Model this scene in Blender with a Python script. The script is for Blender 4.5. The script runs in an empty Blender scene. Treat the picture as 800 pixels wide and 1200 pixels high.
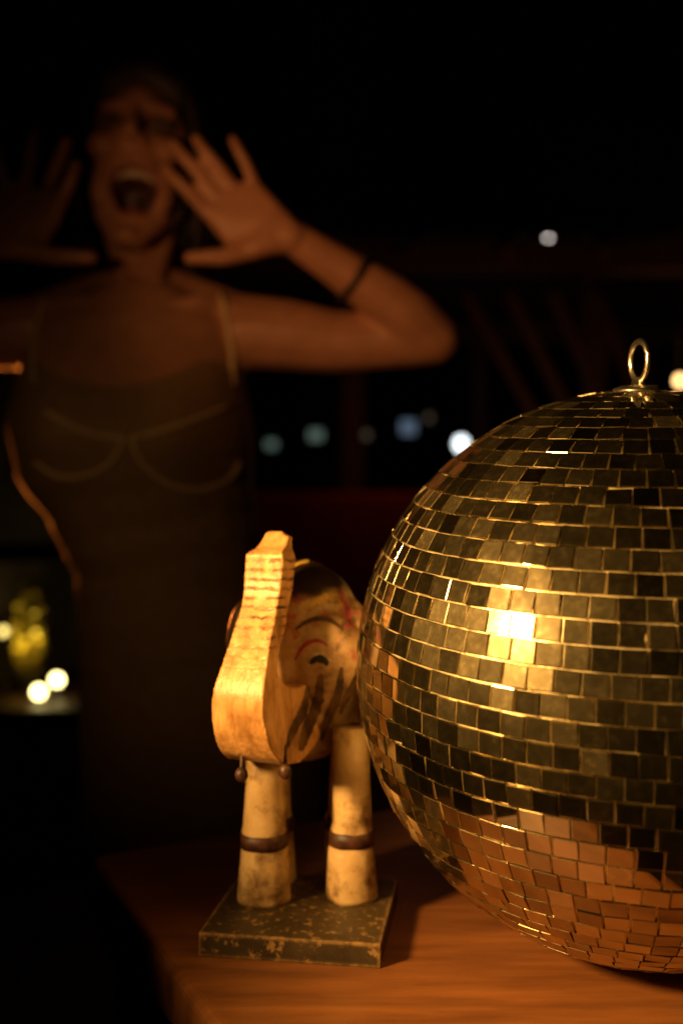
import bpy, bmesh, math, random
from mathutils import Vector, Matrix, noise
from mathutils.bvhtree import BVHTree
random.seed(7)
V = Vector
S = bpy.context.scene
COL = S.collection
S.view_settings.view_transform = 'Standard'
S.view_settings.look = 'None'
FPX = 1167.0
CAM = V((0, 0, .99))
def PX(px, py, d):
    return V(((px-400)/FPX*d, d, .99-(py-600)/FPX*d))

# ---------------------------------------------------------------- materials
def mat(name):
    m = bpy.data.materials.new(name); m.use_nodes = True
    nt = m.node_tree; b = nt.nodes['Principled BSDF']
    return m, nt, b
def nz(nt, scale, detail=4, rough=.55, stretch=(1, 1, 1), coord='Object'):
    tc = nt.nodes.new('ShaderNodeTexCoord'); mp = nt.nodes.new('ShaderNodeMapping')
    mp.inputs['Scale'].default_value = stretch
    nt.links.new(tc.outputs[coord], mp.inputs['Vector'])
    n = nt.nodes.new('ShaderNodeTexNoise'); n.inputs['Scale'].default_value = scale
    n.inputs['Detail'].default_value = detail; n.inputs['Roughness'].default_value = rough
    nt.links.new(mp.outputs[0], n.inputs['Vector'])
    return n
def ramp(nt, fac, stops):
    r = nt.nodes.new('ShaderNodeValToRGB'); e = r.color_ramp.elements
    while len(e) < len(stops): e.new(.5)
    for i, (p, c) in enumerate(stops):
        e[i].position = p; e[i].color = (c[0], c[1], c[2], 1) if len(c) == 3 else c
    nt.links.new(fac, r.inputs[0]); return r
def math_(nt, op, a, b=None, v=None):
    n = nt.nodes.new('ShaderNodeMath'); n.operation = op
    nt.links.new(a, n.inputs[0])
    if b is not None: nt.links.new(b, n.inputs[1])
    if v is not None: n.inputs[1].default_value = v
    return n
def bump(nt, b, h, strength, dist=.002):
    bp = nt.nodes.new('ShaderNodeBump'); bp.inputs['Strength'].default_value = strength
    bp.inputs['Distance'].default_value = dist
    nt.links.new(h, bp.inputs['Height']); nt.links.new(bp.outputs[0], b.inputs['Normal'])
def noisy(name, c1, c2, scale=20, rough=.6, bstr=.3, stretch=(1, 1, 1), lo=.35, hi=.65, metallic=0, bd=.002, spec=.5):
    m, nt, b = mat(name)
    n = nz(nt, scale, 6, .6, stretch)
    r = ramp(nt, n.outputs[0], [(lo, c1), (hi, c2)])
    nt.links.new(r.outputs[0], b.inputs['Base Color'])
    b.inputs['Roughness'].default_value = rough; b.inputs['Metallic'].default_value = metallic
    b.inputs['Specular IOR Level'].default_value = spec
    if bstr: bump(nt, b, n.outputs[0], bstr, bd)
    return m
def emis(name, c, s):
    m, nt, b = mat(name)
    b.inputs['Base Color'].default_value = (.05, .05, .05, 1)
    n = nz(nt, 8, 2)
    r = ramp(nt, n.outputs[0], [(.3, tuple(x*.8 for x in c)), (.7, c)])
    nt.links.new(r.outputs[0], b.inputs['Emission Color'])
    b.inputs['Emission Strength'].default_value = s
    return m

def mirror_mat():
    m, nt, b = mat('mirror_glass')
    geo = nt.nodes.new('ShaderNodeNewGeometry')
    n = nz(nt, 260, 8, .7)
    big = nz(nt, 11, 4, .55)
    r = ramp(nt, n.outputs[0], [(.4, (.025,)*3), (.6, (.035,)*3), (.75, (.07,)*3)])
    nt.links.new(r.outputs[0], b.inputs['Roughness'])
    b.inputs['Metallic'].default_value = 1
    tint = ramp(nt, geo.outputs['Random Per Island'], [(0, (.26, .22, .15)), (.25, (.6, .55, .42)), (.5, (.34, .3, .22)), (.75, (.7, .64, .5)), (1, (.42, .38, .3))])
    nt.links.new(tint.outputs[0], b.inputs['Base Color'])
    d = nt.nodes.new('ShaderNodeBsdfPrincipled')
    d.inputs['Base Color'].default_value = (1, .86, .5, 1)
    d.inputs['Metallic'].default_value = 1; d.inputs['Roughness'].default_value = .22
    e = nt.nodes.new('ShaderNodeBsdfPrincipled')
    e.inputs['Base Color'].default_value = (.92, .76, .38, 1)
    e.inputs['Metallic'].default_value = 1; e.inputs['Roughness'].default_value = .46
    md = nt.nodes.new('ShaderNodeMixShader'); md.inputs[0].default_value = .4
    nt.links.new(d.outputs[0], md.inputs[1]); nt.links.new(e.outputs[0], md.inputs[2])
    mx = nt.nodes.new('ShaderNodeMixShader')
    isl = ramp(nt, geo.outputs['Random Per Island'], [(0, (.04,)*3), (.25, (.15,)*3), (.4, (.03,)*3), (.65, (.16,)*3), (.8, (.05,)*3), (1, (.42,)*3)])
    dr = ramp(nt, n.outputs[0], [(.4, (.75,)*3), (.54, (1,)*3), (.68, (1.7,)*3)])
    br = ramp(nt, big.outputs[0], [(.36, (.55,)*3), (.64, (1.6,)*3)])
    mu = math_(nt, 'MULTIPLY', isl.outputs[0], dr.outputs[0])
    mu2 = math_(nt, 'MULTIPLY', mu.outputs[0], br.outputs[0])
    nt.links.new(mu2.outputs[0], mx.inputs[0])
    nt.links.new(b.outputs[0], mx.inputs[1]); nt.links.new(md.outputs[0], mx.inputs[2])
    out = nt.nodes['Material Output']; nt.links.new(mx.outputs[0], out.inputs[0])
    return m
M = {}
M['mirror'] = mirror_mat()
M['edge'] = noisy('tile_edge', (.5, .4, .2), (1, .94, .7), 75, .17, .1, metallic=1, lo=.34, hi=.52)
M['grout'] = noisy('ball_core', (.3, .24, .11), (.95, .82, .48), 80, .32, .3, metallic=.7, lo=.34, hi=.56)
M['steel'] = noisy('hook_metal', (.55, .5, .4), (.75, .7, .58), 120, .3, .1, metallic=1)
M['table'] = noisy('table_wood', (.14, .05, .013), (.29, .11, .028), 9, .42, .15, (1.2, 9, 4), .3, .7)
M['table_dark'] = noisy('table_leg_wood', (.06, .025, .01), (.11, .045, .018), 9, .55, .2, (6, 6, 1), .3, .7)
def plinth_mat():
    m, nt, b = mat('plinth_paint')
    n = nz(nt, 170, 7, .7); n2 = nz(nt, 30, 5, .6)
    base = ramp(nt, n2.outputs[0], [(.35, (.028, .02, .009)), (.65, (.075, .05, .019))])
    bv = nt.nodes.new('ShaderNodeBevel'); bv.inputs['Radius'].default_value = .004; bv.samples = 6
    geo = nt.nodes.new('ShaderNodeNewGeometry')
    dt = nt.nodes.new('ShaderNodeVectorMath'); dt.operation = 'DOT_PRODUCT'
    nt.links.new(bv.outputs[0], dt.inputs[0]); nt.links.new(geo.outputs['True Normal'], dt.inputs[1])
    er = ramp(nt, dt.outputs['Value'], [(.84, (1, 1, 1)), (.998, (0, 0, 0))])
    nr = ramp(nt, n.outputs[0], [(.4, (.25,)*3), (.55, (1, 1, 1))])
    mk = math_(nt, 'MULTIPLY', er.outputs[0], nr.outputs[0])
    sp2 = ramp(nt, n.outputs[0], [(.55, (0, 0, 0)), (.63, (.6, .6, .6))])
    m2 = math_(nt, 'MAXIMUM', mk.outputs[0], sp2.outputs[0])
    mx = nt.nodes.new('ShaderNodeMixRGB'); mx.inputs[2].default_value = (.48, .28, .09, 1)
    nt.links.new(m2.outputs[0], mx.inputs[0]); nt.links.new(base.outputs[0], mx.inputs[1])
    nt.links.new(mx.outputs[0], b.inputs['Base Color']); b.inputs['Roughness'].default_value = .45
    bump(nt, b, n.outputs[0], .4, .0012)
    return m
M['plinth'] = plinth_mat()
def leg_mat():
    m, nt, b = mat('worn_cream_paint')
    n = nz(nt, 70, 8, .7); n2 = nz(nt, 28, 5, .65)
    base = ramp(nt, n.outputs[0], [(.3, (.16, .08, .03)), (.43, (.6, .4, .17)), (.7, (.76, .56, .28))])
    st = ramp(nt, n2.outputs[0], [(.38, (.24, .17, .11)), (.52, (1, 1, 1))])
    mx = nt.nodes.new('ShaderNodeMixRGB'); mx.blend_type = 'MULTIPLY'; mx.inputs[0].default_value = 1
    nt.links.new(base.outputs[0], mx.inputs[1]); nt.links.new(st.outputs[0], mx.inputs[2])
    nt.links.new(mx.outputs[0], b.inputs['Base Color']); b.inputs['Roughness'].default_value = .42
    bump(nt, b, n.outputs[0], .35, .0015)
    return m
M['leg'] = leg_mat()
M['band'] = noisy('dark_band', (.02, .009, .006), (.1, .036, .017), 160, .5, .3)
def trunk_mat():
    m, nt, b = mat('carved_wood')
    g = nz(nt, 60, 6, .6, (3, 3, .7))
    big = nz(nt, 24, 5, .6)
    base = ramp(nt, g.outputs[0], [(.3, (.42, .2, .06)), (.55, (.68, .37, .125)), (.75, (.8, .49, .19))])
    stn = ramp(nt, big.outputs[0], [(.36, (.4, .33, .25)), (.5, (1, 1, 1))])
    m0 = nt.nodes.new('ShaderNodeMixRGB'); m0.blend_type = 'MULTIPLY'; m0.inputs[0].default_value = .9
    nt.links.new(base.outputs[0], m0.inputs[1]); nt.links.new(stn.outputs[0], m0.inputs[2])
    tc = nt.nodes.new('ShaderNodeTexCoord'); sp = nt.nodes.new('ShaderNodeSeparateXYZ')
    nt.links.new(tc.outputs['Object'], sp.inputs[0])
    wv = nt.nodes.new('ShaderNodeTexWave'); wv.bands_direction = 'Z'
    wv.inputs['Scale'].default_value = 62; wv.inputs['Distortion'].default_value = 2.6; wv.inputs['Detail'].default_value = 3
    wv.inputs['Detail Scale'].default_value = 3
    nt.links.new(tc.outputs['Object'], wv.inputs['Vector'])
    lines = ramp(nt, wv.outputs[0], [(.1, (1, 1, 1)), (.28, (0, 0, 0))])
    mr = nt.nodes.new('ShaderNodeMapRange'); mr.inputs[1].default_value = .15; mr.inputs[2].default_value = .175
    nt.links.new(sp.outputs[2], mr.inputs[0])
    mr2 = nt.nodes.new('ShaderNodeMapRange'); mr2.inputs[1].default_value = .216; mr2.inputs[2].default_value = .206
    nt.links.new(sp.outputs[2], mr2.inputs[0])
    mu = math_(nt, 'MULTIPLY', mr.outputs[0], mr2.outputs[0])
    mu2 = math_(nt, 'MULTIPLY', mu.outputs[0], lines.outputs[0])
    wn = nz(nt, 110, 3); wr = ramp(nt, wn.outputs[0], [(.38, (0, 0, 0)), (.62, (.9, .9, .9))])
    mu3 = math_(nt, 'MULTIPLY', mu2.outputs[0], wr.outputs[0])
    mx = nt.nodes.new('ShaderNodeMixRGB'); mx.inputs[2].default_value = (.09, .035, .01, 1)
    nt.links.new(mu3.outputs[0], mx.inputs[0]); nt.links.new(m0.outputs[0], mx.inputs[1])
    nt.links.new(mx.outputs[0], b.inputs['Base Color'])
    b.inputs['Roughness'].default_value = .34
    bp = nt.nodes.new('ShaderNodeBump'); bp.inputs['Strength'].default_value = .8; bp.inputs['Distance'].default_value = .0014
    sb = math_(nt, 'SUBTRACT', g.outputs[0], mu3.outputs[0])
    nt.links.new(sb.outputs[0], bp.inputs['Height']); nt.links.new(bp.outputs[0], b.inputs['Normal'])
    return m
M['trunk'] = trunk_mat()
def fbody_mat():
    m, nt, b = mat('painted_body')
    n = nz(nt, 55, 8, .7)
    base = ramp(nt, n.outputs[0], [(.33, (.07, .035, .014)), (.45, (.38, .23, .095)), (.7, (.62, .45, .22))])
    tc = nt.nodes.new('ShaderNodeTexCoord'); sp = nt.nodes.new('ShaderNodeSeparateXYZ')
    nt.links.new(tc.outputs['Object'], sp.inputs[0])
    # blotches of worn pink paint on the cheek
    pn = nz(nt, 90, 4, .6)
    pr = ramp(nt, pn.outputs[0], [(.52, (0, 0, 0)), (.6, (.75, .75, .75))])
    pz = nt.nodes.new('ShaderNodeMapRange'); pz.inputs[1].default_value = .135; pz.inputs[2].default_value = .15
    nt.links.new(sp.outputs[2], pz.inputs[0])
    pm = math_(nt, 'MULTIPLY', pr.outputs[0], pz.outputs[0])
    mp_ = nt.nodes.new('ShaderNodeMixRGB'); mp_.inputs[2].default_value = (.42, .07, .07, 1)
    nt.links.new(pm.outputs[0], mp_.inputs[0]); nt.links.new(base.outputs[0], mp_.inputs[1])
    ad = nt.nodes.new('ShaderNodeMath'); ad.operation = 'MULTIPLY_ADD'; ad.inputs[1].default_value = .03
    n2 = nz(nt, 45, 5); nt.links.new(n2.outputs[0], ad.inputs[0]); nt.links.new(sp.outputs[2], ad.inputs[2])
    mr = nt.nodes.new('ShaderNodeMapRange'); mr.inputs[1].default_value = .2; mr.inputs[2].default_value = .208
    nt.links.new(ad.outputs[0], mr.inputs[0])
    # the outer flank is dark brown, its shade put into the colour
    mr3 = nt.nodes.new('ShaderNodeMapRange'); mr3.inputs[1].default_value = -.022; mr3.inputs[2].default_value = -.03
    nt.links.new(sp.outputs[0], mr3.inputs[0])
    mm = math_(nt, 'MAXIMUM', mr.outputs[0], mr3.outputs[0])
    mx = nt.nodes.new('ShaderNodeMixRGB'); mx.inputs[2].default_value = (.025, .014, .009, 1)
    nt.links.new(mm.outputs[0], mx.inputs[0]); nt.links.new(mp_.outputs[0], mx.inputs[1])
    nt.links.new(mx.outputs[0], b.inputs['Base Color']); b.inputs['Roughness'].default_value = .36
    bump(nt, b, n.outputs[0], .4, .0012)
    return m
M['fbody'] = fbody_mat()
M['pink'] = noisy('pink_paint', (.24, .04, .04), (.6, .09, .12), 120, .45, .1, lo=.38, hi=.6)
M['black'] = noisy('black_paint', (.012, .01, .008), (.04, .03, .02), 120, .4, .1)
M['shade_stripe'] = noisy('brown_shade_stripe', (.05, .024, .01), (.2, .11, .04), 90, .45, .1, lo=.4, hi=.66)  # brown of the strokes that imitate striped light on the figure
M['yellow'] = noisy('ochre_paint', (.2, .1, .02), (.6, .38, .07), 110, .45, .1, lo=.38, hi=.58)
M['white'] = noisy('cream_paint', (.36, .26, .13), (.66, .53, .31), 150, .45, .1)
def skin_mat():
    m, nt, b = mat('skin')
    a = nt.nodes.new('ShaderNodeAttribute'); a.attribute_name = 'tone'
    n = nz(nt, 45, 5); r = ramp(nt, n.outputs[0], [(.3, (.85,)*3), (.7, (1.06, 1.03, 1.02))])
    mx = nt.nodes.new('ShaderNodeMixRGB'); mx.blend_type = 'MULTIPLY'; mx.inputs[0].default_value = 1
    nt.links.new(a.outputs['Color'], mx.inputs[1]); nt.links.new(r.outputs[0], mx.inputs[2])
    nt.links.new(mx.outputs[0], b.inputs['Base Color']); b.inputs['Roughness'].default_value = .45
    b.inputs['Subsurface Weight'].default_value = .08
    b.inputs['Subsurface Radius'].default_value = (.01, .004, .002)
    n3 = nz(nt, 350, 2); bump(nt, b, n3.outputs[0], .08, .001)
    return m
M['skin'] = skin_mat()
M['hair'] = noisy('dark_hair', (.005, .003, .002), (.018, .010, .006), 60, .5, .6, (6, 6, .8))
M['dress'] = noisy('olive_dress', (.22, .145, .06), (.3, .205, .09), 150, .7, .3)
M['piping'] = noisy('tan_piping', (.55, .42, .22), (.68, .54, .3), 150, .6, .2)
M['teeth'] = noisy('teeth', (.6, .55, .45), (.7, .66, .55), 80, .3, 0)
M['tongue'] = noisy('tongue', (.2, .05, .04), (.3, .08, .06), 80, .4, .2)
M['eye'] = noisy('eye_white', (.2, .16, .12), (.26, .22, .18), 40, .25, 0)
M['iris'] = noisy('dark_iris', (.01, .007, .005), (.03, .02, .012), 90, .25, 0)
M['deck'] = noisy('deck_boards', (.03, .02, .012), (.07, .045, .028), 5, .7, .3, (1, 12, 1))
M['dkwood'] = noisy('dark_timber', (.05, .025, .014), (.11, .055, .03), 7, .7, .3, (5, 5, 1))
M['thatch'] = noisy('thatch', (.03, .02, .012), (.08, .05, .03), 14, .9, .5, (6, 1, 1))
M['red'] = noisy('red_fabric', (.16, .018, .014), (.26, .035, .025), 40, .85, .2)
M['stone'] = noisy('planter_stone', (.14, .11, .07), (.28, .22, .13), 9, .85, .5)
M['leaf'] = noisy('leaf', (.15, .11, .014), (.28, .2, .03), 6, .55, .1)
M['stem'] = noisy('stem', (.05, .035, .02), (.1, .07, .04), 20, .8, .3)
M['facade'] = noisy('facade', (.03, .03, .03), (.06, .055, .05), 3, .9, .2)
M['bulb_white'] = emis('bulb_white', (1, .86, .78), 12)
M['bulb_amber'] = emis('bulb_amber', (1, .55, .2), 8)
M['bulb_cool'] = emis('bulb_cool', (.85, .95, 1), 4.2)
M['lens_yellow'] = emis('lens_yellow', (1, .8, .3), 14)
M['lens_dim'] = emis('lens_dim', (1, .75, .2), 4)
M['pane_green'] = emis('pane_green', (.35, .5, .42), .3)
M['pane_blue'] = emis('pane_blue', (.3, .42, .6), .32)
M['pane_dim'] = emis('pane_dim', (.6, .45, .3), .14)

# ---------------------------------------------------------------- helpers
def obj(name, bm, m, parent=None, smooth=True, loc=None):
    """verts are in world coords; origin at the root's location (or loc)"""
    root = parent
    while root is not None and root.parent is not None: root = root.parent
    off = root.location.copy() if root else (V(loc) if loc else V((0, 0, 0)))
    me = bpy.data.meshes.new(name)
    if isinstance(bm, bpy.types.Mesh):
        me = bm; me.name = name; me.transform(Matrix.Translation(-off))
    else:
        bmesh.ops.translate(bm, verts=bm.verts, vec=-off)
        bm.normal_update(); bm.to_mesh(me); bm.free()
    for p in me.polygons: p.use_smooth = smooth
    ms = m if isinstance(m, (list, tuple)) else [m]
    me.materials.clear()
    for x in ms: me.materials.append(x)
    o = bpy.data.objects.new(name, me); COL.objects.link(o)
    if parent: o.parent = parent
    else: o.location = off
    return o
def tag(o, label, cat, group=None, kind=None):
    o['label'] = label; o['category'] = cat
    if group: o['group'] = group
    if kind: o['kind'] = kind
    return o
def thing(name, loc, label, cat, group=None):
    o = bpy.data.objects.new(name, None); COL.objects.link(o); o.location = loc
    o.empty_display_size = .05
    return tag(o, label, cat, group)
def merge(bm, tmp):
    me = bpy.data.meshes.new('tmp'); tmp.to_mesh(me); tmp.free(); bm.from_mesh(me); bpy.data.meshes.remove(me)
def hull(bm, pts):
    t = bmesh.new()
    for p, r in pts:
        bmesh.ops.create_icosphere(t, subdivisions=2, radius=r, matrix=Matrix.Translation(p))
    res = bmesh.ops.convex_hull(t, input=t.verts)
    junk = [g for g in res['geom_interior'] if isinstance(g, bmesh.types.BMVert)]
    bmesh.ops.delete(t, geom=junk, context='VERTS')
    loose = [v for v in t.verts if not v.link_faces]
    bmesh.ops.delete(t, geom=loose, context='VERTS')
    merge(bm, t)
def chain(bm, pts):
    for a, b in zip(pts[:-1], pts[1:]): hull(bm, [a, b])
def ell(bm, c, r, rot=None, seg=28):
    mtx = Matrix.Translation(c) @ (rot.to_4x4() if rot else Matrix()) @ Matrix.Diagonal((r[0], r[1], r[2], 1))
    bmesh.ops.create_uvsphere(bm, u_segments=seg, v_segments=seg//2, radius=1, matrix=mtx)
def box(bm, c, s, rot=0, bev=0):
    t = bmesh.new()
    bmesh.ops.create_cube(t, size=1, matrix=Matrix.Translation(c) @ Matrix.Rotation(rot, 4, 'Z') @ Matrix.Diagonal((s[0], s[1], s[2], 1)))
    if bev: bmesh.ops.bevel(t, geom=t.edges[:], offset=bev, segments=2, affect='EDGES', profile=.6)
    merge(bm, t)
def bar(bm, a, b, w, h=None):
    a, b = V(a), V(b); d = b-a; h = h or w
    q = d.to_track_quat('Z', 'Y')
    bmesh.ops.create_cube(bm, size=1, matrix=Matrix.Translation((a+b)/2) @ q.to_matrix().to_4x4() @ Matrix.Diagonal((w, h, d.length, 1)))
def lathe(bm, c, prof, seg=32, rotm=None, caps=True):
    rings = []
    for r, z in prof:
        ring = []
        for i in range(seg):
            a = 2*math.pi*i/seg
            p = V((r*math.cos(a), r*math.sin(a), z))
            if rotm: p = rotm @ p
            ring.append(bm.verts.new(V(c)+p))
        rings.append(ring)
    for A, B in zip(rings[:-1], rings[1:]):
        for i in range(seg):
            bm.faces.new((A[i], A[(i+1) % seg], B[(i+1) % seg], B[i]))
    if caps:
        bm.faces.new(list(reversed(rings[0]))); bm.faces.new(rings[-1])
def tube(bm, pts, r, seg=8, closed=False):
    n = len(pts); rings = []
    for i, p in enumerate(pts):
        a = pts[(i-1) % n] if (closed or i > 0) else pts[i]
        b = pts[(i+1) % n] if (closed or i < n-1) else pts[i]
        d = (b-a).normalized()
        u = d.cross(V((0, .3, 1))).normalized(); w = d.cross(u)
        rings.append([bm.verts.new(p+(u*math.cos(2*math.pi*k/seg)+w*math.sin(2*math.pi*k/seg))*r) for k in range(seg)])
    m = n if closed else n-1
    for i in range(m):
        A, B = rings[i], rings[(i+1) % n]
        for k in range(seg): bm.faces.new((A[k], A[(k+1) % seg], B[(k+1) % seg], B[k]))
    if not closed:
        bm.faces.new(list(reversed(rings[0]))); bm.faces.new(rings[-1])
def cr(pts, n=8):
    """catmull-rom through tuples"""
    out = []
    P = [pts[0]]+list(pts)+[pts[-1]]
    for i in range(1, len(P)-2):
        p0, p1, p2, p3 = P[i-1], P[i], P[i+1], P[i+2]
        for k in range(n):
            t = k/n
            out.append(tuple(.5*((2*b)+(-a+c)*t+(2*a-5*b+4*c-d)*t*t+(-a+3*b-3*c+d)*t**3) for a, b, c, d in zip(p0, p1, p2, p3)))
    out.append(tuple(pts[-1])); return out
def interp(tab, x):
    if x <= tab[0][0]: return tab[0][1:]
    for a, b in zip(tab[:-1], tab[1:]):
        if x <= b[0]:
            t = (x-a[0])/(b[0]-a[0]); t = t*t*(3-2*t)*.5+t*.5
            return tuple(p+(q-p)*t for p, q in zip(a[1:], b[1:]))
    return tab[-1][1:]
def voxel(bm, vox, it=3):
    me = bpy.data.meshes.new('v'); bm.to_mesh(me); bm.free()
    o = bpy.data.objects.new('v', me); COL.objects.link(o)
    r = o.modifiers.new('r', 'REMESH'); r.mode = 'VOXEL'; r.voxel_size = vox
    s = o.modifiers.new('s', 'SMOOTH'); s.factor = .5; s.iterations = it
    dg = bpy.context.evaluated_depsgraph_get(); dg.update()
    res = bpy.data.meshes.new_from_object(o.evaluated_get(dg))
    bpy.data.objects.remove(o); return res

# ---------------------------------------------------------------- ball geometry basis
R = .15
bd = V(((742-400)/FPX, 1, -(783-600)/FPX)).normalized()
B = CAM + bd*.569
TZ = B.z - R                      # table top height

# ---------------------------------------------------------------- ground
bm = bmesh.new(); bmesh.ops.create_grid(bm, x_segments=1, y_segments=1, size=60)
g = obj('ground', bm, M['deck'], None, False); g['kind'] = 'structure'

# ---------------------------------------------------------------- table
H = .99-TZ
def on_table(px, py):
    d = H*FPX/(py-600); return V(((px-400)/FPX*d, d, TZ))
P0 = on_table(100, 1003); P1 = on_table(250, 1200)
u = (P1-P0).normalized(); v = V((-u.y, u.x, 0))
ang = math.atan2(u.y, u.x)
LU, LV = .41, .72
tc_ = P0+u*LU/2+v*LV/2
tab = thing('wooden_table', (tc_.x, tc_.y, 0), 'warm brown wooden table carrying the mirror ball and the carved figure', 'table')
bm = bmesh.new()
t = bmesh.new()
bmesh.ops.create_cube(t, size=1, matrix=Matrix.Translation((tc_.x, tc_.y, TZ-.0165)) @ Matrix.Rotation(ang, 4, 'Z') @ Matrix.Diagonal((LU, LV, .033, 1)))
vert_e = [e for e in t.edges if abs(e.verts[0].co.z-e.verts[1].co.z) > .01]
bmesh.ops.bevel(t, geom=vert_e, offset=.012, segments=5, affect='EDGES', profile=.5)
bmesh.ops.bevel(t, geom=[e for e in t.edges if abs(e.verts[0].co.z-e.verts[1].co.z) < .001 and len(e.link_faces) == 2 and abs(e.link_faces[0].normal.z-e.link_faces[1].normal.z) > .5], offset=.006, segments=4, affect='EDGES', profile=.5)
merge(bm, t)
o = obj('tabletop', bm, M['table'], tab, False)
for (a, b, la, lv) in ((LU/2, .028, LU-.09, .02), (LU/2, LV-.028, LU-.09, .02), (.028, LV/2, .02, LV-.09), (LU-.028, LV/2, .02, LV-.09)):
    bm = bmesh.new(); c = P0+u*a+v*b
    box(bm, (c.x, c.y, TZ-.033-.046), (la, lv, .09), ang, .002)
    obj('apron', bm, M['table_dark'], tab, False)
for a in (.04, LU-.04):
    for b in (.04, LV-.04):
        bm = bmesh.new(); c = P0+u*a+v*b
        box(bm, (c.x, c.y, (TZ-.034)/2), (.05, .05, TZ-.034), ang, .003)
        obj('leg', bm, M['table_dark'], tab, False)

# ---------------------------------------------------------------- disco ball
ball = thing('mirror_ball', (B.x, B.y, TZ), 'large mirror ball of small square tiles with a metal ring on top', 'mirror ball')
toc = (CAM-B); toc.z = 0; toc.normalize()
side = V((0, 0, 1)).cross(toc)            # image right
axis = (V((0, 0, 1)) + toc*math.tan(math.radians(6.5)) + side*math.tan(math.radians(1.0)))
axis.normalize()
q = axis.to_track_quat('Z', 'Y'); RM = q.to_matrix()
def hitball(px, py):
    d = V(((px-400)/FPX, 1, -(py-600)/FPX)).normalized()
    oc = CAM-B; b = oc.dot(d); D = b*b-(oc.dot(oc)-R*R)
    return CAM+d*(-b-math.sqrt(D)), d
HOT, hotdir = hitball(600, 746)
bm = bmesh.new()
ell(bm, B, (R-.0013,)*3, RM, 96)
obj('ball_core', bm, M['grout'], ball)
N = 45; gap = .0005
bm = bmesh.new()
rng = random.Random(3)
tiles = []
for i in range(N):
    phi = -math.pi/2+(i+.5)*math.pi/N
    n = int(2*math.pi*R*math.cos(phi)/.0113)
    if n < 4: continue
    hh = R*math.pi/N/2-gap/2; o0 = rng.random()*6.28
    wtop = math.pi*R*math.cos(phi)/n-gap/2
    rowtilt = rng.gauss(0, .012)
    for k in range(n):
        th = o0+2*math.pi*k/n+rng.gauss(0, .0006)
        nn = V((math.cos(phi)*math.cos(th), math.cos(phi)*math.sin(th), math.sin(phi)))
        e = V((-math.sin(th), math.cos(th), 0)); nth = nn.cross(e)
        j = .028 if rng.random() > .12 else .075
        near = (B+RM @ (nn*R)-HOT).length
        ja, jb = rng.gauss(rowtilt, j), rng.gauss(0, j)
        if near < .016: ja, jb = ja*.12, jb*.12
        jr = Matrix.Rotation(ja, 3, e) @ Matrix.Rotation(jb, 3, nth) @ Matrix.Rotation(rng.gauss(0, .014), 3, nn)
        n2, e2, t2 = jr @ nn, jr @ e, jr @ nth
        tiles.append((near, i, B+RM @ (nn*R), RM @ n2))
        c = nn*(R+rng.uniform(-.0002, .0001))+nth*rng.gauss(0, .0001)
        w2, h2 = wtop*rng.uniform(.965, 1), hh*rng.uniform(.97, 1)
        rings = []
        for (dz, ins) in ((-.002, 0), (-.00036, 0), (-.00017, .00005), (-.00005, .00017), (0, .00036)):
            rings.append([bm.verts.new(B+RM @ (c+n2*dz+e2*(sx*(w2-ins))+t2*(sy*(h2-ins)))) for sx, sy in ((-1, -1), (1, -1), (1, 1), (-1, 1))])
        f = bm.faces.new(rings[-1]); f.material_index = 0
        for a, b_ in zip(rings[:-1], rings[1:]):
            for z in range(4):
                f = bm.faces.new((a[z], a[(z+1) % 4], b_[(z+1) % 4], b_[z])); f.material_index = 1
obj('mirror_tiles', bm, [M['mirror'], M['edge']], ball, False)
bm = bmesh.new()
lathe(bm, B+axis*(R-.002), [(.013, 0), (.013, .0025), (.009, .004), (.004, .0045), (.0035, .007), (.0025, .0075)], 28, RM)
hk = obj('hook_cap', bm, M['steel'], ball)
bm = bmesh.new()
rc = B+axis*(R+.0148); rd = (side*.46+toc*.88); rd -= axis*rd.dot(axis); rd.normalize()
tube(bm, [rc+(axis*math.sin(a)*1.1+rd*math.cos(a))*.0092 for a in [2*math.pi*k/40 for k in range(40)]], .0017, 10, True)
obj('hook_ring', bm, M['steel'], ball)

# ---------------------------------------------------------------- carved figure
fig = thing('carved_figure', (-.026, .57, TZ), 'painted carved wooden animal figure with upcurved front standing on a rectangular plinth', 'carved figure')
PT = .0125
fl = V((-.076, .521, 0)); fr = V((.0205, .516, 0)); w_ = fr-fl; dep = V((.15, .99, 0)).normalized()*.092
bm = bmesh.new()
c = (fl+fr)/2+dep/2
box(bm, (c.x, c.y, TZ+PT/2), (w_.length, dep.length, PT), math.atan2(dep.y, dep.x)-math.pi/2, .0008)
obj('plinth', bm, M['plinth'], fig, False)
zt = TZ+PT
def dat(px, d): return (px-400)/FPX*d
for (x, y) in ((dat(310, .572), .572), (dat(412, .576), .576), (dat(318, .602), .602), (dat(408, .604), .604)):
    bm = bmesh.new(); hL = .098
    prof = [(.0150, 0), (.0151, .002), (.0134, .028), (.0126, .0305), (.0122, .04), (.0116, .042), (.0108, .07), (.0112, hL)]
    lathe(bm, (x, y, zt), prof, 28)
    for vv in bm.verts:
        d = noise.noise(vv.co*60)*.0012; vv.co.x += d; vv.co.y += d
    lg = obj('leg', bm, M['leg'], fig)
    bm = bmesh.new(); lathe(bm, (x, y, zt+.0305), [(.0124, 0), (.0133, .0003), (.0130, .0082), (.0118, .0086)], 28, caps=False)
    for vv in bm.verts:
        d = noise.noise(vv.co*60)*.0012; vv.co.x += d; vv.co.y += d; vv.co.z += noise.noise(vv.co*150)*.0005
    obj('painted_band', bm, M['band'], lg)
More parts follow.
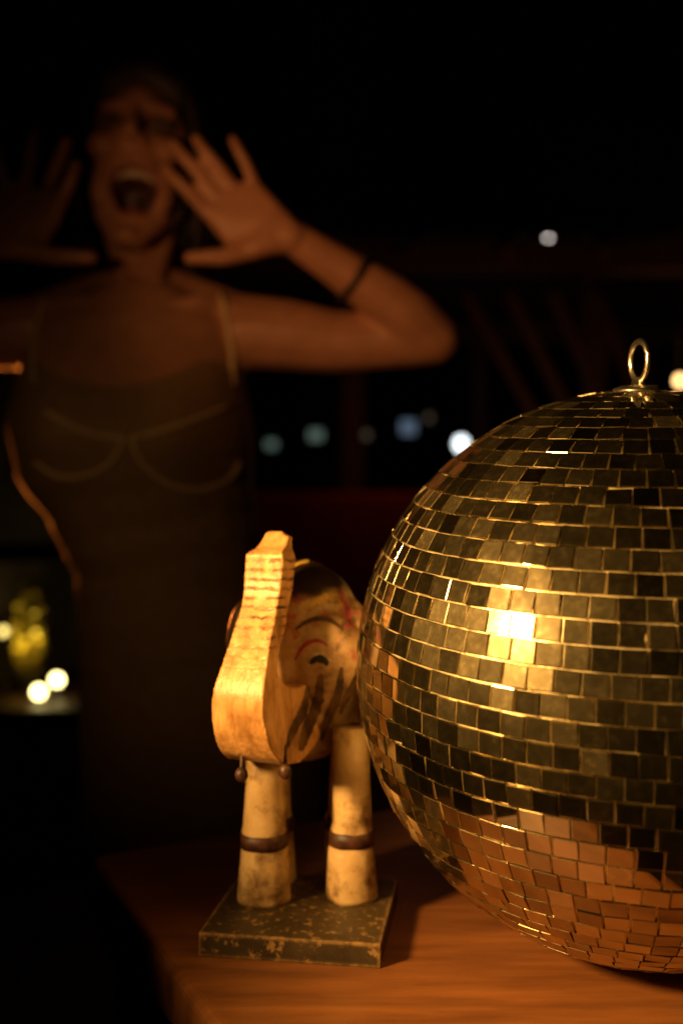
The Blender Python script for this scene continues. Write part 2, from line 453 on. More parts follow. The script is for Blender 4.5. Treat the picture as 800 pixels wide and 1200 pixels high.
# body
BC = V((-.0245, .600, .9035)); BR = V((.041, .035, .0575))
bm = bmesh.new()
ell(bm, BC, BR, None, 40)
ell(bm, BC+V((-.033, -.004, .014)), (.011, .012, .022), Matrix.Rotation(.15, 3, 'Y'))
ell(bm, BC+V((.033, -.012, .012)), (.009, .012, .024), Matrix.Rotation(-.15, 3, 'Y'))
ell(bm, BC+V((0, .004, -.03)), (.036, .03, .034))
ell(bm, BC+V((.014, -.024, .0)), (.024, .014, .03))
for vv in bm.verts: vv.co += V((noise.noise(vv.co*45), noise.noise(vv.co*45+V((9, 0, 0))), noise.noise(vv.co*45+V((0, 7, 0)))))*.0014
me = voxel(bm, .0015, 3)
fbvh = BVHTree.FromPolygons([v_.co.copy() for v_ in me.vertices], [tuple(p.vertices) for p in me.polygons])
obj('body', me, M['fbody'], fig)
# carved front
SA, CA = math.sin(math.radians(25)), math.cos(math.radians(25))
X0, D0 = -.028, .58
def sfrom(px):
    k = (px-400)/FPX; return (X0-D0*k)/(SA-CA*k)
def zs(py, s): return .99-(py-600)/FPX*(D0-CA*s)
front = [(893, 300), (884, 290), (862, 281), (832, 278), (800, 281), (745, 295), (705, 305), (680, 308), (658, 309), (648, 310), (638, 318), (622, 323)]
fp = [(sfrom(px), zs(py, sfrom(px))) for py, px in front]
rear = [(627, .0185), (645, .0188), (680, .0212), (720, .0285), (755, .038), (780, .0435), (796, .041), (804, .028), (800, .008), (796, -.018), (838, -.016), (872, .004), (890, .026)]
rp = [(s, zs(py, s)) for py, s in rear]
prof = cr(fp, 6)+cr(rp, 6)
ztab = sorted([(zs(py, .03), t) for py, t in ((620, .0035), (626, .0062), (643, .0086), (648, .0116), (652, .0122), (700, .0114), (745, .0122), (800, .0150), (835, .0162), (893, .0182))])
bm = bmesh.new(); L_, R_ = [], []
for s, z in prof:
    th = interp(ztab, z)[0]
    b0 = V((X0-SA*s, D0-CA*s, z)); wd = V((CA, -SA, 0))
    wob = noise.noise(V((s*70, z*70, 3)))*.0009
    # the cheeks behind the snout run in toward the body
    tp = 1-.18*max(0, min(1, (.03-s)/.045))
    rs = min(th, .0118) if z > zs(655, .03) else th
    L_.append(bm.verts.new(b0-wd*(th+wob)*tp)); R_.append(bm.verts.new(b0+wd*(max(rs, .0098 if z > zs(650, .03) and z < zs(628, .03) else 0)+noise.noise(V((s*70, z*70, 8)))*.0009)*tp))
n = len(prof)
for i in range(n):
    bm.faces.new((L_[i], R_[i], R_[(i+1) % n], L_[(i+1) % n]))
fL = bm.faces.new(list(reversed(L_))); fR = bm.faces.new(R_)
bmesh.ops.recalc_face_normals(bm, faces=bm.faces)
bmesh.ops.triangulate(bm, faces=[f for f in bm.faces if len(f.verts) > 4])
me = voxel(bm, .0008, 3)
fbv2 = BVHTree.FromPolygons([v_.co.copy() for v_ in me.vertices], [tuple(p.vertices) for p in me.polygons])
o = obj('carved_front', me, M['trunk'], fig)
# beads below the chin
for px, py, d in ((283, 908, .535), (334, 904, .53)):
    bm = bmesh.new(); p = PX(px, py, d)
    ell(bm, p, (.0035, .0035, .0042)); hull(bm, [(p, .0012), (p+V((0, .004, .012)), .0012)])
    obj('hanging_bead', bm, M['band'], fig)
# painted marks on the body, and strokes across both parts imitating striped light
def onfig(px, py, k, trees):
    d = V(((px-400)/FPX, 1, -(py-600)/FPX)).normalized()
    best = None
    for t_ in trees:
        hit = t_.ray_cast(CAM, d)
        if hit[0] is not None and (best is None or hit[3] < best[1]): best = (hit[0], hit[3], hit[1])
    if best is None: return None
    n_ = best[2]
    if n_.dot(d) > 0: n_ = -n_
    return best[0]+n_*k
def stroke(name, pts, w, m, k=.0004, trees=None):
    trees = trees or [fbvh]
    bm = bmesh.new(); P = cr(pts, 10); rows = []
    for i, p in enumerate(P):
        a, b = P[max(0, i-1)], P[min(len(P)-1, i+1)]
        dx, dy = b[0]-a[0], b[1]-a[1]; l = math.hypot(dx, dy) or 1
        ww = w*(.3+.7*math.sin(math.pi*min(1, max(0, (i+.5)/len(P)))))*(1+.4*noise.noise(V((i*.5, p[0], 0))))
        row = [onfig(p[0]-dy/l*ww*q_, p[1]+dx/l*ww*q_, k, trees) for q_ in (-.5, -.17, .17, .5)]
        if None in row: continue
        rows.append([bm.verts.new(z) for z in row])
    for A_, B_ in zip(rows[:-1], rows[1:]):
        if (A_[1].co-B_[1].co).length > .006: continue
        for z in range(3): bm.faces.new((A_[z], A_[z+1], B_[z+1], B_[z]))
    if len(rows) > 1: obj(name, bm, m, fig)
    else: bm.free()
stroke('painted_lip', [(346, 774), (353, 761), (362, 753), (374, 751), (384, 757)], 5, M['pink'])
stroke('painted_eye_rim', [(358, 777), (366, 768), (377, 767), (388, 775)], 4, M['white'], .0006)
stroke('painted_eye', [(364, 778), (371, 772), (380, 774), (383, 780)], 9, M['black'], .0007)
stroke('painted_brow', [(360, 716), (376, 703), (392, 702), (404, 708)], 12, M['yellow'])
stroke('painted_cheek', [(398, 700), (407, 714), (410, 732)], 6, M['pink'])
stroke('painted_shade_stripe', [(346, 738), (364, 727), (384, 726), (402, 738)], 6, M['shade_stripe'])
stroke('painted_hair_edge', [(338, 668), (352, 660), (372, 658), (392, 664), (406, 676)], 4, M['yellow'])
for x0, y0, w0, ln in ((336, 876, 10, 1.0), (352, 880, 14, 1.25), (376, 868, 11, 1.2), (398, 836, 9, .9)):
    stroke('painted_shade_stripe', [(x0, y0), (x0+8, y0-22*ln), (x0+20, y0-46*ln), (x0+24, y0-72*ln)], w0, M['shade_stripe'], .0004, [fbvh, fbv2])  # strokes stand in for bands of light and shade across the flank

# ---------------------------------------------------------------- the shouting person
DW = 1.30
SC = FPX/DW
def X_(px): return (px-400)/SC
def Z_(py): return .99+(600-py)/SC
per = thing('person', (X_(235), DW, 0), 'person in an olive strappy dress shouting with both hands raised beside the face', 'person')
TOR = [(338, 165, 50, .045), (362, 163, 100, .064), (390, 160, 122, .08), (440, 155, 128, .095), (500, 155, 136, .102), (560, 161, 130, .098),
       (620, 184, 112, .09), (680, 198, 100, .082), (760, 222, 120, .098), (850, 244, 142, .12), (950, 250, 144, .124), (1090, 246, 118, .11)]
def tor(py, th, off=0):
    cx, hw, hd = interp(TOR, py)
    x = X_(cx)+(hw/SC+off)*math.cos(th)
    s = math.sin(th)
    y = DW-(hd+off)*(abs(s)**.9)*(1 if s > 0 else -1)
    z = Z_(py)
    if s > 0:
        for bx, by in ((93, 515), (218, 520)):
            dx = (x-X_(bx))/.062; dz = (z-Z_(by))/(.06 if z < Z_(by) else .085)
            y -= .042*math.exp(-(dx*dx+dz*dz))*min(1, s*1.6)
    return V((x, y, z))
body = bmesh.new()
t = bmesh.new(); rows = []
for i in range(46):
    py = 338+i*(985-338)/45
    rows.append([t.verts.new(tor(py, 2*math.pi*k/56)) for k in range(56)])
for A_, B_ in zip(rows[:-1], rows[1:]):
    for k in range(56): t.faces.new((A_[k], A_[(k+1) % 56], B_[(k+1) % 56], B_[k]))
t.faces.new(list(reversed(rows[0]))); t.faces.new(rows[-1])
bmesh.ops.recalc_face_normals(t, faces=t.faces)
merge(body, t)
# head, tilted back, leaning and turned a little toward the brighter hand
HC = PX(164, 199, DW)
HR = Matrix.Rotation(math.radians(-6), 3, 'X') @ Matrix.Rotation(math.radians(3), 3, 'Y') @ Matrix.Rotation(math.radians(5), 3, 'Z')
def h(x, y, z): return HC+HR @ V((x, y, z))
hb = body
ell(hb, h(0, .018, .047), (.067, .092, .079), HR)
ell(hb, h(0, -.010, -.012), (.0565, .074, .09), HR)
for sx in (-1, 1):
    hull(hb, [(h(sx*.045, .012, -.035), .016), (h(sx*.012, -.050, -.110), .012), (h(sx*.033, -.03, -.075), .017)])
    ell(hb, h(sx*.037, -.058, .001), (.022, .018, .018), HR)
    hull(hb, [(h(sx*.016, -.068, .056), .0062), (h(sx*.043, -.054, .056), .0068)])
    ell(hb, h(sx*.066, .016, .012), (.008, .019, .031), HR)
    ell(hb, h(sx*.0105, -.083, .002), (.008, .010, .007), HR)
    ell(hb, h(sx*.036, -.047, -.045), (.018, .02, .034), HR)
hull(hb, [(h(-.012, -.050, -.110), .012), (h(.012, -.050, -.110), .012), (h(0, -.058, -.111), .013), (h(0, 0, -.097), .02)])
hull(hb, [(h(0, -.074, .045), .0062), (h(0, -.097, .006), .0092), (h(0, -.078, .002), .0092)])
ell(hb, h(0, -.064, -.018), (.026, .015, .011), HR)
mc = (.004, -.056)
lip = []
for k in range(25):
    a = 2*math.pi*k/24
    # corners pulled up: a shout that smiles
    wx = .0345 if math.sin(a) > -.2 else .028
    zz = mc[1]+.0305*math.sin(a)+.006*abs(math.cos(a))**3; xx = mc[0]+wx*math.cos(a)
    yy = -.070+.019*(abs(math.cos(a)))**2+(.010 if math.sin(a) < -.3 else 0)
    lip.append((h(xx, yy, zz), .0050))
chain(hb, lip)
# neck, shoulders
hull(hb, [(h(0, .028, -.06), .041), (PX(165, 340, DW+.005), .042)])
for sx in (-1, 1):
    chain(hb, [(h(sx*.045, .02, -.05), .012), (PX(165+sx*12, 352, DW-.045), .010)])
    chain(hb, [(PX(165+sx*14, 362, DW-.055), .010), (PX(165+sx*70, 352, DW-.05), .009), (PX(165+sx*112, 358, DW-.025), .010)])
for px, sg in ((285, 1), (45, -1)):
    hull(hb, [(PX(165+sg*30, 342, DW+.015), .034), (PX(px, 388, DW), .047)])
    hull(hb, [(PX(px-sg*50, 428, DW+.01), .056), (PX(px, 388, DW), .046)])
def arm(sh, mid, el, fm, wr):
    S_, Md, E_, F_, W_ = (PX(*k) for k in (sh, mid, el, fm, wr))
    chain(hb, [(S_, .049), (S_.lerp(Md, .5)+V((0, 0, .002)), .0465), (Md, .041), (E_.lerp(Md, .25), .035), (E_, .032)])
    out = (E_-Md).normalized()
    hull(hb, [(E_, .029), (E_+out*.021+V((0, .005, -.002)), .014)])
    chain(hb, [(E_, .032), (E_.lerp(F_, .55), .0375), (F_, .034), (F_.lerp(W_, .6), .0255), (W_, .022)])
arm((285, 388, 1.30), (390, 400, 1.295), (510, 398, 1.28), (449, 347, 1.255), (346, 280, 1.215))
arm((45, 388, 1.30), (-60, 398, 1.295), (-170, 398, 1.28), (-115, 350, 1.255), (-22, 290, 1.215))
def hand(wr, palm, fingers, thumb, d):
    hull(hb, [(PX(*p, d), .0108) for p in palm]+[(PX(*wr, d), .0195)])
    hull(hb, [(PX(*thumb[0], d-.008), .013), (PX(*palm[4], d-.006), .012), (PX(*wr, d), .016)])
    for ba, mi, ti, r in fingers:
        r *= .94
        md = ((mi[0]+ti[0])/2+(mi[0]-ba[0])*.04, (mi[1]+ti[1])/2)
        chain(hb, [(PX(*ba, d), r*1.12), (PX(*mi, d-.012), r*1.05), (PX(*md, d-.017), r*.95), (PX(*ti, d-.014), r*.76)])
    chain(hb, [(PX(*thumb[0], d), .0145), (PX(*thumb[1], d-.012), .0112), (PX(*thumb[2], d-.016), .0082)])
hand((340, 277), [(248, 252), (258, 238), (275, 226), (299, 222), (322, 258), (300, 292), (275, 285)],
     [((246, 252), (218, 222), (193, 196), .0088), ((258, 236), (230, 200), (203, 168), .0092),
      ((276, 224), (252, 192), (229, 162), .009), ((300, 220), (287, 190), (272, 162), .0078)],
     ((300, 290), (262, 301), (222, 302)), 1.205)
hand((-16, 288), [(62, 256), (50, 238), (30, 226), (8, 222), (-10, 258), (15, 296), (42, 288)],
     [((62, 254), (78, 222), (90, 193), .0088), ((48, 236), (64, 200), (78, 165), .0092),
      ((28, 224), (34, 190), (40, 154), .009), ((6, 222), (0, 194), (-6, 166), .0078)],
     ((20, 292), (62, 300), (108, 302)), 1.205)
# legs and feet
for sg, px in ((-1, 190), (1, 300)):
    x = X_(px)
    chain(hb, [(V((x, DW, Z_(930))), .088), (V((x+.0, DW-.01, .44)), .056), (V((x, DW+.03, .30)), .05), (V((x+sg*.01, DW+.03, .075)), .034)])
    hull(hb, [(V((x+sg*.01, DW+.045, .035)), .032), (V((x+sg*.02, DW-.1, .026)), .025), (V((x+sg*.025, DW-.14, .018)), .018)])
me = voxel(body, .0038, 5)
# mouth cavity, skin tones and shade coloured into the eye sockets
HRi = HR.inverted()
tone = me.color_attributes.new('tone', 'FLOAT_COLOR', 'POINT')
for vtx in me.vertices:
    l = HRi @ (vtx.co-HC)
    c_ = [.47, .25, .15]
    if l.length < .175:
        lx = (l.x-mc[0])/.0295
        rho = math.hypot(lx, (l.z-mc[1]-.006*min(1, abs(lx))**3)/.028)
        if l.y < -.01 and rho < 1.0:
            dpt = .042*(1-rho**5); vtx.co += HR @ V((0, dpt, 0))
            f = 1-rho**6
            c_ = [c_[0]*(1-f)+.03*f, c_[1]*(1-f)+.005*f, c_[2]*(1-f)+.004*f]
        elif l.y < -.02 and rho < 1.26:
            f = min(1, (1.26-rho)/.12); c_ = [.47-.09*f, .25-.09*f, .15-.04*f]
        if l.y < -.02:
            for sx in (-1, 1):
                ex, ez = (l.x-sx*.030)/.023, (l.z-.035)/.012
                e2 = ex*ex+ez*ez
                if e2 < 1.8:
                    f = max(0, 1-e2/1.8); vtx.co += HR @ V((0, .008*f, 0)); c_ = [k*(1-.55*f) for k in c_]  # socket shade is painted into the skin colour
                bxx = (l.x-sx*.034)/.023; bz = (l.z-(.061-.006*bxx*bxx))/.0030
                b2 = bxx*bxx+bz*bz
                if b2 < 1.6:
                    f = min(1, (1.6-b2)/1.2); c_ = [k*(1-.55*f) for k in c_]
        # soft shade of short hairs along the hairline
        hl = .094-1.2*abs(l.x)**1.3
        if l.z > hl-.03:
            f = min(1, (l.z-hl+.03)/.032)
            c_ = [a*(1-f)+b*f for a, b in zip(c_, (.014, .009, .006))]
    tone.data[vtx.index].color = (*c_, 1)
po = obj('body', me, M['skin'], per)
for sx in (-1, 1):
    bm = bmesh.new(); ell(bm, h(sx*.030, -.0565, .0335), (.0125, .0095, .0034), HR)
    eo = obj('eye', bm, M['eye'], per)
    bm = bmesh.new(); ell(bm, h(sx*.030, -.0647, .0335), (.0045, .0022, .0030), HR); obj('iris', bm, M['iris'], eo)
    bm = bmesh.new(); chain(bm, [(h(sx*.030+q_*.0135, -.066+.006*q_*q_, .038-.003*q_*q_), .0015) for q_ in (-1, -.5, 0, .5, 1)])
    obj('eyelash', bm, M['iris'], eo)
bm = bmesh.new()
for k in range(-5, 6):
    a = k*.2
    t = bmesh.new(); bmesh.ops.create_cube(t, size=1, matrix=Matrix.Translation(h(mc[0]+.028*math.sin(a), -.038-.028*math.cos(a), mc[1]+.0225-.003*(k/5)**2)) @ HR.to_4x4() @ Matrix.Rotation(a, 4, 'Z') @ Matrix.Diagonal((.0059, .004, .0135-.0009*abs(k), 1)))
    bmesh.ops.bevel(t, geom=t.edges[:], offset=.0012, segments=2, affect='EDGES'); merge(bm, t)
obj('upper_teeth', bm, M['teeth'], per)
bm = bmesh.new(); ell(bm, h(mc[0], -.038, mc[1]-.023), (.02, .022, .006), HR); obj('tongue', bm, M['tongue'], per)
# hair
bm = bmesh.new(); bmesh.ops.create_uvsphere(bm, u_segments=72, v_segments=48, radius=1)
for vv in bm.verts:
    d = vv.co.copy()
    p = V((d.x*.086, d.y*.108+.02, d.z*.104+.050))
    hairline = .1-1.2*abs(p.x)**1.3
    f = 0
    if p.y < .02:
        f = max(0, min(1, (hairline-p.z)/.045+.5))*max(0, min(1, (.02-p.y)/.02))
        f = f*f*(3-2*f)
    if p.z < -.02: f = max(f, .25*max(0, min(1, (-.02-p.z)/.03)))
    p = p*(1-f)+V((p.x*.7, p.y*.6+.02, p.z*.7))*f
    strand = noise.noise(V((p.x*90, p.z*20, p.y*30)))*.007*(1-f)
    p += d*strand
    vv.co = h(*p)
ho = obj('hair', bm, M['hair'], per)
for sx in (-1, 1):
    bm = bmesh.new()
    for k in range(12):
        a = k/11
        x0 = sx*(.068+.012*a)
        wv_ = .007*math.sin(k*1.7)
        pts = [(h(x0*.80, -.04+.07*a, .104), .007), (h(x0*1.02+wv_*.5, -.034+.07*a, .055), .008), (h(x0+sx*.012+wv_, -.022+.065*a, .0), .0085), (h(x0+sx*.012-wv_, .0+.055*a, -.06), .008), (h(x0*.95+.012*math.cos(k*3), .03+.04*a, -.13-.03*math.sin(k*5)), .0035)]
        chain(bm, pts)
    obj('hair_lock', bm, M['hair'], ho)
# dress
bm = bmesh.new(); NT, NP = 120, 120; rows = []
for i in range(NP+1):
    row = []
    for k in range(NT):
        th = 2*math.pi*k/NT
        s, c_ = math.sin(th), math.cos(th)
        top = (466-34*min(1, (abs(c_)/.72))**2.0+(16 if abs(c_) > .8 else 0)*(abs(c_)-.8)/.2) if s > 0 else 454+50*(-s)
        t_ = i/NP; py = top+(1092-top)*t_
        off = .0025+.004*min(1, t_*10)
        lat = max(0, abs(c_)-.55)/.45
        wr = math.sin(py*.27+math.sin(py*.06+th*2)*2.2+th*4)*.0009*lat*min(1, t_*6)+noise.noise(V((c_*4, s*4, py*.02)))*.0014*min(1, t_*5)
        if 560 < py < 800: wr += math.sin(py*.16+3*c_)*.0011
        row.append(bm.verts.new(tor(py, th, off+wr)))
    rows.append(row)
for A_, B_ in zip(rows[:-1], rows[1:]):
    for k in range(NT): bm.faces.new((A_[k], A_[(k+1) % NT], B_[(k+1) % NT], B_[k]))
bmesh.ops.recalc_face_normals(bm, faces=bm.faces)
bvh = BVHTree.FromBMesh(bm)
dr = obj('dress', bm, M['dress'], per)
bv2 = BVHTree.FromPolygons([v_.co+per.location for v_ in po.data.vertices], [tuple(p.vertices) for p in po.data.polygons])
def onb(px, py, tree):
    d = V(((px-400)/FPX, 1, -(py-600)/FPX)).normalized()
    hit = tree.ray_cast(CAM, d)
    return (hit[0]+hit[1]*(.001 if hit[1].dot(d) < 0 else -.001)) if hit[0] else None
def piping(name, pts, tree, r, m, parent):
    P = [onb(p[0], p[1], tree) for p in cr(pts, 8)]
    P = [p for p in P if p is not None]
    if len(P) > 2:
        bm = bmesh.new(); tube(bm, P, r, 8); obj(name, bm, m, parent)
for pts in ([(54, 482), (78, 496), (108, 508), (146, 513)], [(146, 513), (132, 540), (104, 556), (70, 558), (42, 542)],
            [(154, 513), (185, 506), (225, 493), (266, 477)], [(154, 513), (166, 540), (194, 565), (232, 574), (266, 563), (280, 542)]):
    piping('bodice_piping', pts, bvh, .0032, M['piping'], dr)
for pts in ([(258, 345), (266, 375), (271, 410), (272, 452)], [(52, 352), (44, 378), (40, 410), (42, 450)]):
    piping('shoulder_strap', pts, bv2, .004, M['piping'], dr)
# bracelet, ring
a_, b_ = PX(449, 347, 1.255), PX(346, 280, 1.215)
dx = (b_-a_).normalized(); cpt = a_.lerp(b_, .36); q1 = dx.cross(V((0, 1, 0))).normalized(); q2 = dx.cross(q1)
bm = bmesh.new(); tube(bm, [cpt+(q1*math.cos(k*math.pi/16)+q2*math.sin(k*math.pi/16))*.031 for k in range(32)], .0042, 8, True)
obj('bracelet', bm, M['black'], per)
a_, b_ = PX(48, 236, 1.205), PX(64, 200, 1.193)
dx = (b_-a_).normalized(); cpt = a_.lerp(b_, .45); q1 = dx.cross(V((0, 1, 0))).normalized(); q2 = dx.cross(q1)
bm = bmesh.new(); tube(bm, [cpt+(q1*math.cos(k*math.pi/10)+q2*math.sin(k*math.pi/10))*.0098 for k in range(20)], .002, 8, True)
obj('finger_ring', bm, M['black'], per)

# ---------------------------------------------------------------- background
pav = thing('timber_pavilion', (1.2, 5.6, 0), 'dark open timber pavilion with sloping rafters behind the mirror ball', 'pavilion')
for px, d in ((412, 5.2), (694, 5.2), (900, 5.2), (560, 7.4), (760, 7.4)):
    bm = bmesh.new(); x = (px-400)/FPX*d
    box(bm, (x, d, 1.12), (.12, .12, 2.24), 0, .01); obj('post', bm, M['dkwood'], pav, False)
for d, z in ((5.2, 2.2), (7.4, 2.2)):
    bm = bmesh.new(); box(bm, (1.3, d, z+.12), (4.4, .14, .16), 0, .01); obj('beam', bm, M['dkwood'], pav, False)
for k in range(9):
    x = -.6+k*.48
    bm = bmesh.new(); bar(bm, (x, 5.0, 2.28), (1.3+(x-1.3)*.25, 6.3, 3.35), .07, .1); obj('rafter', bm, M['dkwood'], pav, False)
bm = bmesh.new()
q4 = [bm.verts.new(p) for p in ((-1, 4.9, 2.36), (3.6, 4.9, 2.36), (3.6, 7.7, 2.36), (-1, 7.7, 2.36), (.7, 6.3, 3.48), (1.9, 6.3, 3.48))]
for f in ((0, 1, 5, 4), (1, 2, 5), (2, 3, 4, 5), (3, 0, 4)): bm.faces.new([q4[i] for i in f])
obj('roof', bm, M['thatch'], pav, False)
for k in range(3):
    bm = bmesh.new(); z = .55+k*.2
    bar(bm, (1.35, 5.2, z), (2.2, 5.2, z), .05, .04); obj('rail', bm, M['dkwood'], pav, False)
for k in range(4):      # slanting braces under the eave
    bm = bmesh.new(); bar(bm, (.62+k*.22, 5.05, 2.1), (1.1+k*.2, 5.05, 1.25-.05*k), .05, .05); obj('brace', bm, M['dkwood'], pav, False)
# red bench
ben = thing('red_bench', (.0, 4.3, 0), 'dark red cushioned bench in the shadows behind the carved figure', 'bench')
bm = bmesh.new(); box(bm, (-.02, 4.3, .42), (1.3, .5, .12), 0, .03); obj('seat', bm, M['red'], ben, False)
bm = bmesh.new(); box(bm, (-.02, 4.54, .8), (1.3, .1, .56), 0, .03); obj('backrest', bm, M['red'], ben, False)
for sx in (-.6, .56):
    bm = bmesh.new(); box(bm, (sx, 4.3, .175), (.07, .46, .35), 0, .008); obj('leg', bm, M['dkwood'], ben, False)
    bm = bmesh.new(); box(bm, (sx+(-.02 if sx < 0 else .02)*2, 4.3, .62), (.06, .5, .06), 0, .01); obj('armrest', bm, M['dkwood'], ben, False)
# pendant lamps
def pendant(px, py, d, r, m, label, ztop):
    p = PX(px, py, d)
    t_ = thing('pendant_lamp', (p.x, p.y, p.z), label, 'lamp')
    bm = bmesh.new(); ell(bm, p, (r, r, r*1.2)); obj('bulb', bm, m, t_)
    bm = bmesh.new(); lathe(bm, p+V((0, 0, r*1.05)), [(r*.45, 0), (r*.5, r*.8), (r*.3, r*1.2)], 16); obj('socket', bm, M['black'], t_)
    bm = bmesh.new(); tube(bm, [p+V((0, 0, r*2)), V((p.x+.001, p.y, ztop))], .004, 6); obj('cord', bm, M['black'], t_)
pendant(642, 283, 6.0, .020, M['bulb_white'], 'small white glowing bulb hanging highest in the dark at upper right', 3.2)
pendant(796, 446, 5.6, .022, M['bulb_amber'], 'amber glowing bulb at the right edge beside the mirror ball ring', 2.8)
pendant(540, 520, 6.6, .040, M['bulb_cool'], 'bright cool white bulb just left of the mirror ball', 2.3)
# far building with dim windows
fb = thing('far_building', (.0, 13, 0), 'distant dark building with a row of faint lit windows', 'building')
bm = bmesh.new(); box(bm, (.2, 13.2, 1.6), (5.2, .3, 3.2)); obj('wall', bm, M['facade'], fb, False)
bm = bmesh.new(); box(bm, (.2, 13.1, 3.3), (5.6, .9, .16)); obj('roof', bm, M['facade'], fb, False)
for px, py, w, hh, m in ((318, 521, 12, 9, 'pane_green'), (370, 510, 15, 12, 'pane_green'), (428, 510, 10, 8, 'pane_dim'), (478, 501, 17, 16, 'pane_blue'), (502, 490, 7, 8, 'pane_dim')):
    d = 13.03; c_ = PX(px, py, d); W = w/FPX*d; Hh = hh/FPX*d
    bm = bmesh.new()
    for sx in (-1, 1): box(bm, (c_.x+sx*(W/2+.02), d-.01, c_.z), (.04, .06, Hh+.08))
    for sz in (-1, 1): box(bm, (c_.x, d-.01, c_.z+sz*(Hh/2+.02)), (W, .06, .04))
    fo = obj('window', bm, M['dkwood'], fb, False)
    bm = bmesh.new(); box(bm, (c_.x, d, c_.z), (W, .02, Hh)); obj('pane', bm, M[m], fo, False)
# planter, shrubs, garden lamps at the left
pl = thing('stone_planter', (-1.35, 3.1, 0), 'low pale stone planter at the left behind the person', 'planter')
bm = bmesh.new(); box(bm, (-1.35, 3.1, .2), (1.5, .6, .4), 0, .015); obj('box', bm, M['stone'], pl, False)
bm = bmesh.new(); box(bm, (-1.35, 3.1, .42), (1.56, .66, .04), 0, .01); obj('coping', bm, M['table_dark'], pl, False)
wl = bmesh.new(); box(wl, (-1.7, 3.6, .75), (2.2, .16, 1.5), 0, .01)
o = obj('garden_wall', wl, M['stone'], None, False, (-1.7, 3.6, 0)); tag(o, 'dim stone garden wall behind the planter at far left', 'wall')
def shrub(x, y, z, w, hgt, n, label, seed):
    rr = random.Random(seed)
    t_ = thing('shrub', (x, y, z), label, 'shrub')
    bm = bmesh.new()
    for k in range(6):
        a = rr.random()*6.28
        chain(bm, [(V((x, y, z)), .009), (V((x+math.cos(a)*w*.3, y+math.sin(a)*w*.3, z+hgt*.55)), .006), (V((x+math.cos(a)*w*.6, y+math.sin(a)*w*.6, z+hgt*.9)), .003)])
    obj('stem', bm, M['stem'], t_)
    bm = bmesh.new()
    for k in range(n):
        while 1:
            p = V((rr.uniform(-1, 1), rr.uniform(-1, 1), rr.uniform(-1, 1)))
            if .3 < p.length < 1 and noise.noise(p*2.3+V((seed, 0, 0))) > -.3: break
        c_ = V((x+p.x*w, y+p.y*w, z+hgt*.5+p.z*hgt*.5))
        l = rr.uniform(.025, .042); dr_ = V((p.x+rr.gauss(0, .5), p.y+rr.gauss(0, .5), p.z+rr.gauss(0, .5)+.3)).normalized()
        sd = dr_.cross(V((rr.gauss(0, 1), rr.gauss(0, 1), rr.gauss(0, 1)))).normalized()*l*.28
        vs = [bm.verts.new(q_) for q_ in (c_-dr_*l*.5, c_+sd, c_+dr_*l*.5, c_-sd)]
        bm.faces.new(vs)
    obj('foliage', bm, M['leaf'], t_, False)
shrub(-.965, 3.08, .44, .045, .34, 700, 'narrow shrub shaped to carry a soft yellow glow in the planter, beside the person', 4)  # narrow shape added to hold the glow above the spotlights
shrub(-1.42, 3.18, .44, .2, .5, 500, 'dark leafy shrub at the left end of the planter', 5)
def spotl(px, py, d, r, m, label):
    p = PX(px, py, d)
    t_ = thing('garden_spotlight', (p.x, p.y, .44), label, 'spotlight')
    bm = bmesh.new(); ell(bm, p, (r, r, r)); obj('lens', bm, M[m], t_)
    bm = bmesh.new(); lathe(bm, (p.x, p.y, .44), [(.02, 0), (.02, .006), (.006, .008), (.006, max(.012, p.z-.44-r*.9))], 14); obj('stake', bm, M['black'], t_)
    bm = bmesh.new(); lathe(bm, p+V((0, r*.2, -r*.9)), [(r*.6, 0), (r*1.02, r*.5), (r*1.04, r*.9)], 18, caps=False); obj('housing', bm, M['black'], t_)
spotl(46, 811, 2.88, .017, 'lens_yellow', 'glowing garden spotlight, lower of the pair beside the dress')
spotl(67, 797, 2.95, .016, 'lens_yellow', 'glowing garden spotlight, upper right of the pair beside the dress')
spotl(4, 740, 3.0, .012, 'lens_dim', 'small dimmer garden spotlight at the left edge of the photo')
rl = thing('timber_railing', (-1.2, 2.5, 0), 'brown timber railing at the left edge behind the person', 'railing')
bm = bmesh.new(); box(bm, (-1.28, 2.5, .89), (1.5, .07, .05), 0, .006); obj('top_rail', bm, M['dkwood'], rl, False)
for x in (-1.95, -1.35, -.555):
    bm = bmesh.new(); box(bm, (x, 2.5, .432), (.045, .045, .864), 0, .005); obj('post', bm, M['dkwood'], rl, False)

# ---------------------------------------------------------------- lights
tiles.sort(key=lambda t_: t_[0])
first = tiles[0]
second = next(t_ for t_ in tiles[1:] if t_[1] == first[1])
nav = (first[3]+second[3]).normalized(); pm = (first[2]+second[2])/2
rdir = hotdir-2*hotdir.dot(nav)*nav
LP = pm+rdir*.62
print('LAMP', LP)
def light(name, kind, loc, energy, color, target=None, size=60, blend=.5, rad=.03):
    l = bpy.data.lights.new(name, kind); l.energy = energy; l.color = color; l.shadow_soft_size = rad
    if kind == 'SPOT': l.spot_size = math.radians(size); l.spot_blend = blend
    o = bpy.data.objects.new(name, l); COL.objects.link(o); o.location = loc
    if target is not None: o.rotation_euler = (V(target)-V(loc)).to_track_quat('-Z', 'Y').to_euler()
    return o
WARM = (1, .54, .165)
light('key_lamp', 'SPOT', LP, 60, WARM, LP+V((.92, .34, -.235)), 60, .6, .052)
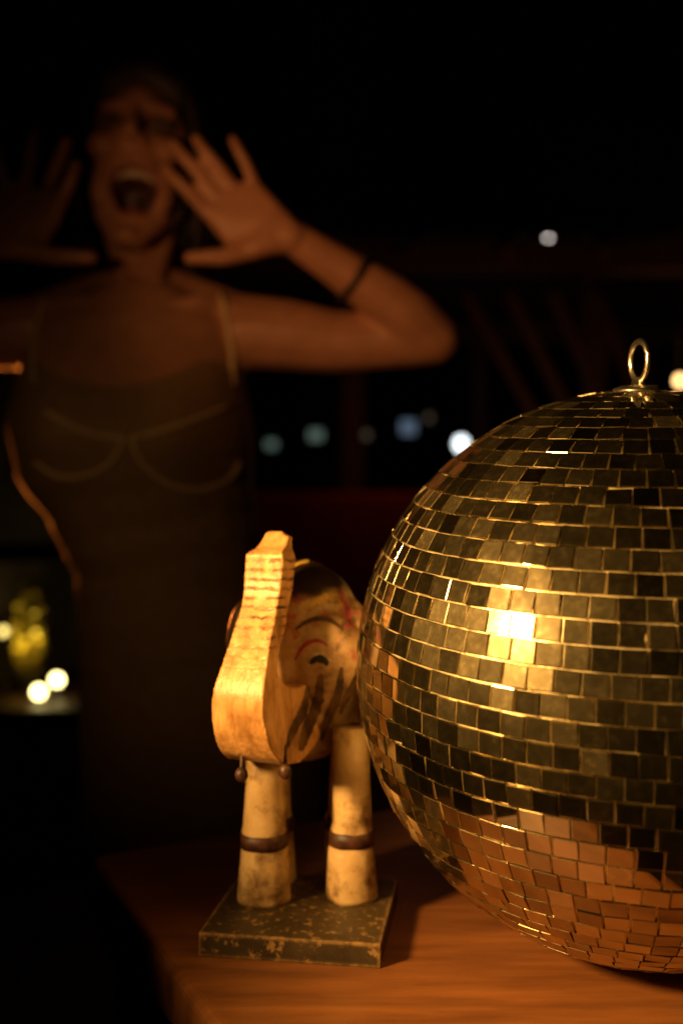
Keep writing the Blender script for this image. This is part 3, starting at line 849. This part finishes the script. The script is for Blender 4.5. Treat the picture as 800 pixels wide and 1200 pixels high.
light('face_fill', 'SPOT', V((-.47, .27, 1.16)), 16, (1, .38, .11), (.16, 1.25, 1.42), 50, 1, .03)  # added spot beside the key, brightens face and arms, no fixture of its own
light('torso_fill', 'SPOT', V((-.47, .26, 1.14)), 1.9, (1, .48, .16), (-.15, 1.22, 1.02), 52, 1, .03)  # added dim fill for the torso, no lamp stands there
light('rim_lamp', 'SPOT', (-.80, 2.1, .95), 36, (1, .22, .025), (-.40, 1.3, 1.06), 25, .9, .05)
light('garden_lamp', 'SPOT', (-.95, 2.97, .455), 22, (1, .74, .1), (-.965, 3.06, .66), 50, 1, .02)
light('garden_wall_fill', 'SPOT', (-1.3, 3.3, .5), .4, (1, .7, .25), (-1.4, 3.55, 1.1), 110, .8, .03)  # unseen spot added to brighten the garden wall
light('pavilion_lamp', 'POINT', PX(793, 446, 5.55)+V((0, -.1, 0)), .9, (1, .35, .12), rad=.04)
light('brace_fill', 'POINT', (1.0, 4.2, 1.5), 1.8, (1, .36, .13), rad=.05)  # unseen point light, brightens the slanting braces
light('bench_fill', 'POINT', (.2, 4.3, 1.5), .7, (1, .24, .08), rad=.05)  # unseen point light added to lift the bench out of the dark

w = bpy.data.worlds.new('World'); S.world = w; w.use_nodes = True
nt = w.node_tree; bg = nt.nodes['Background']
sk = nt.nodes.new('ShaderNodeTexSky'); sk.sky_type = 'NISHITA'; sk.sun_disc = False
sk.sun_elevation = math.radians(-6); sk.sun_rotation = math.radians(200)
nt.links.new(sk.outputs[0], bg.inputs[0]); bg.inputs[1].default_value = .02

cam = bpy.data.cameras.new('camera'); co = bpy.data.objects.new('camera', cam); COL.objects.link(co)
co.location = CAM; co.rotation_euler = (math.pi/2, 0, 0)
cam.sensor_fit = 'VERTICAL'; cam.sensor_height = 36; cam.sensor_width = 24; cam.lens = 35
cam.clip_start = .01; cam.clip_end = 300
cam.dof.use_dof = True; cam.dof.focus_distance = .475; cam.dof.aperture_fstop = 3.8; cam.dof.aperture_blades = 9
S.camera = co
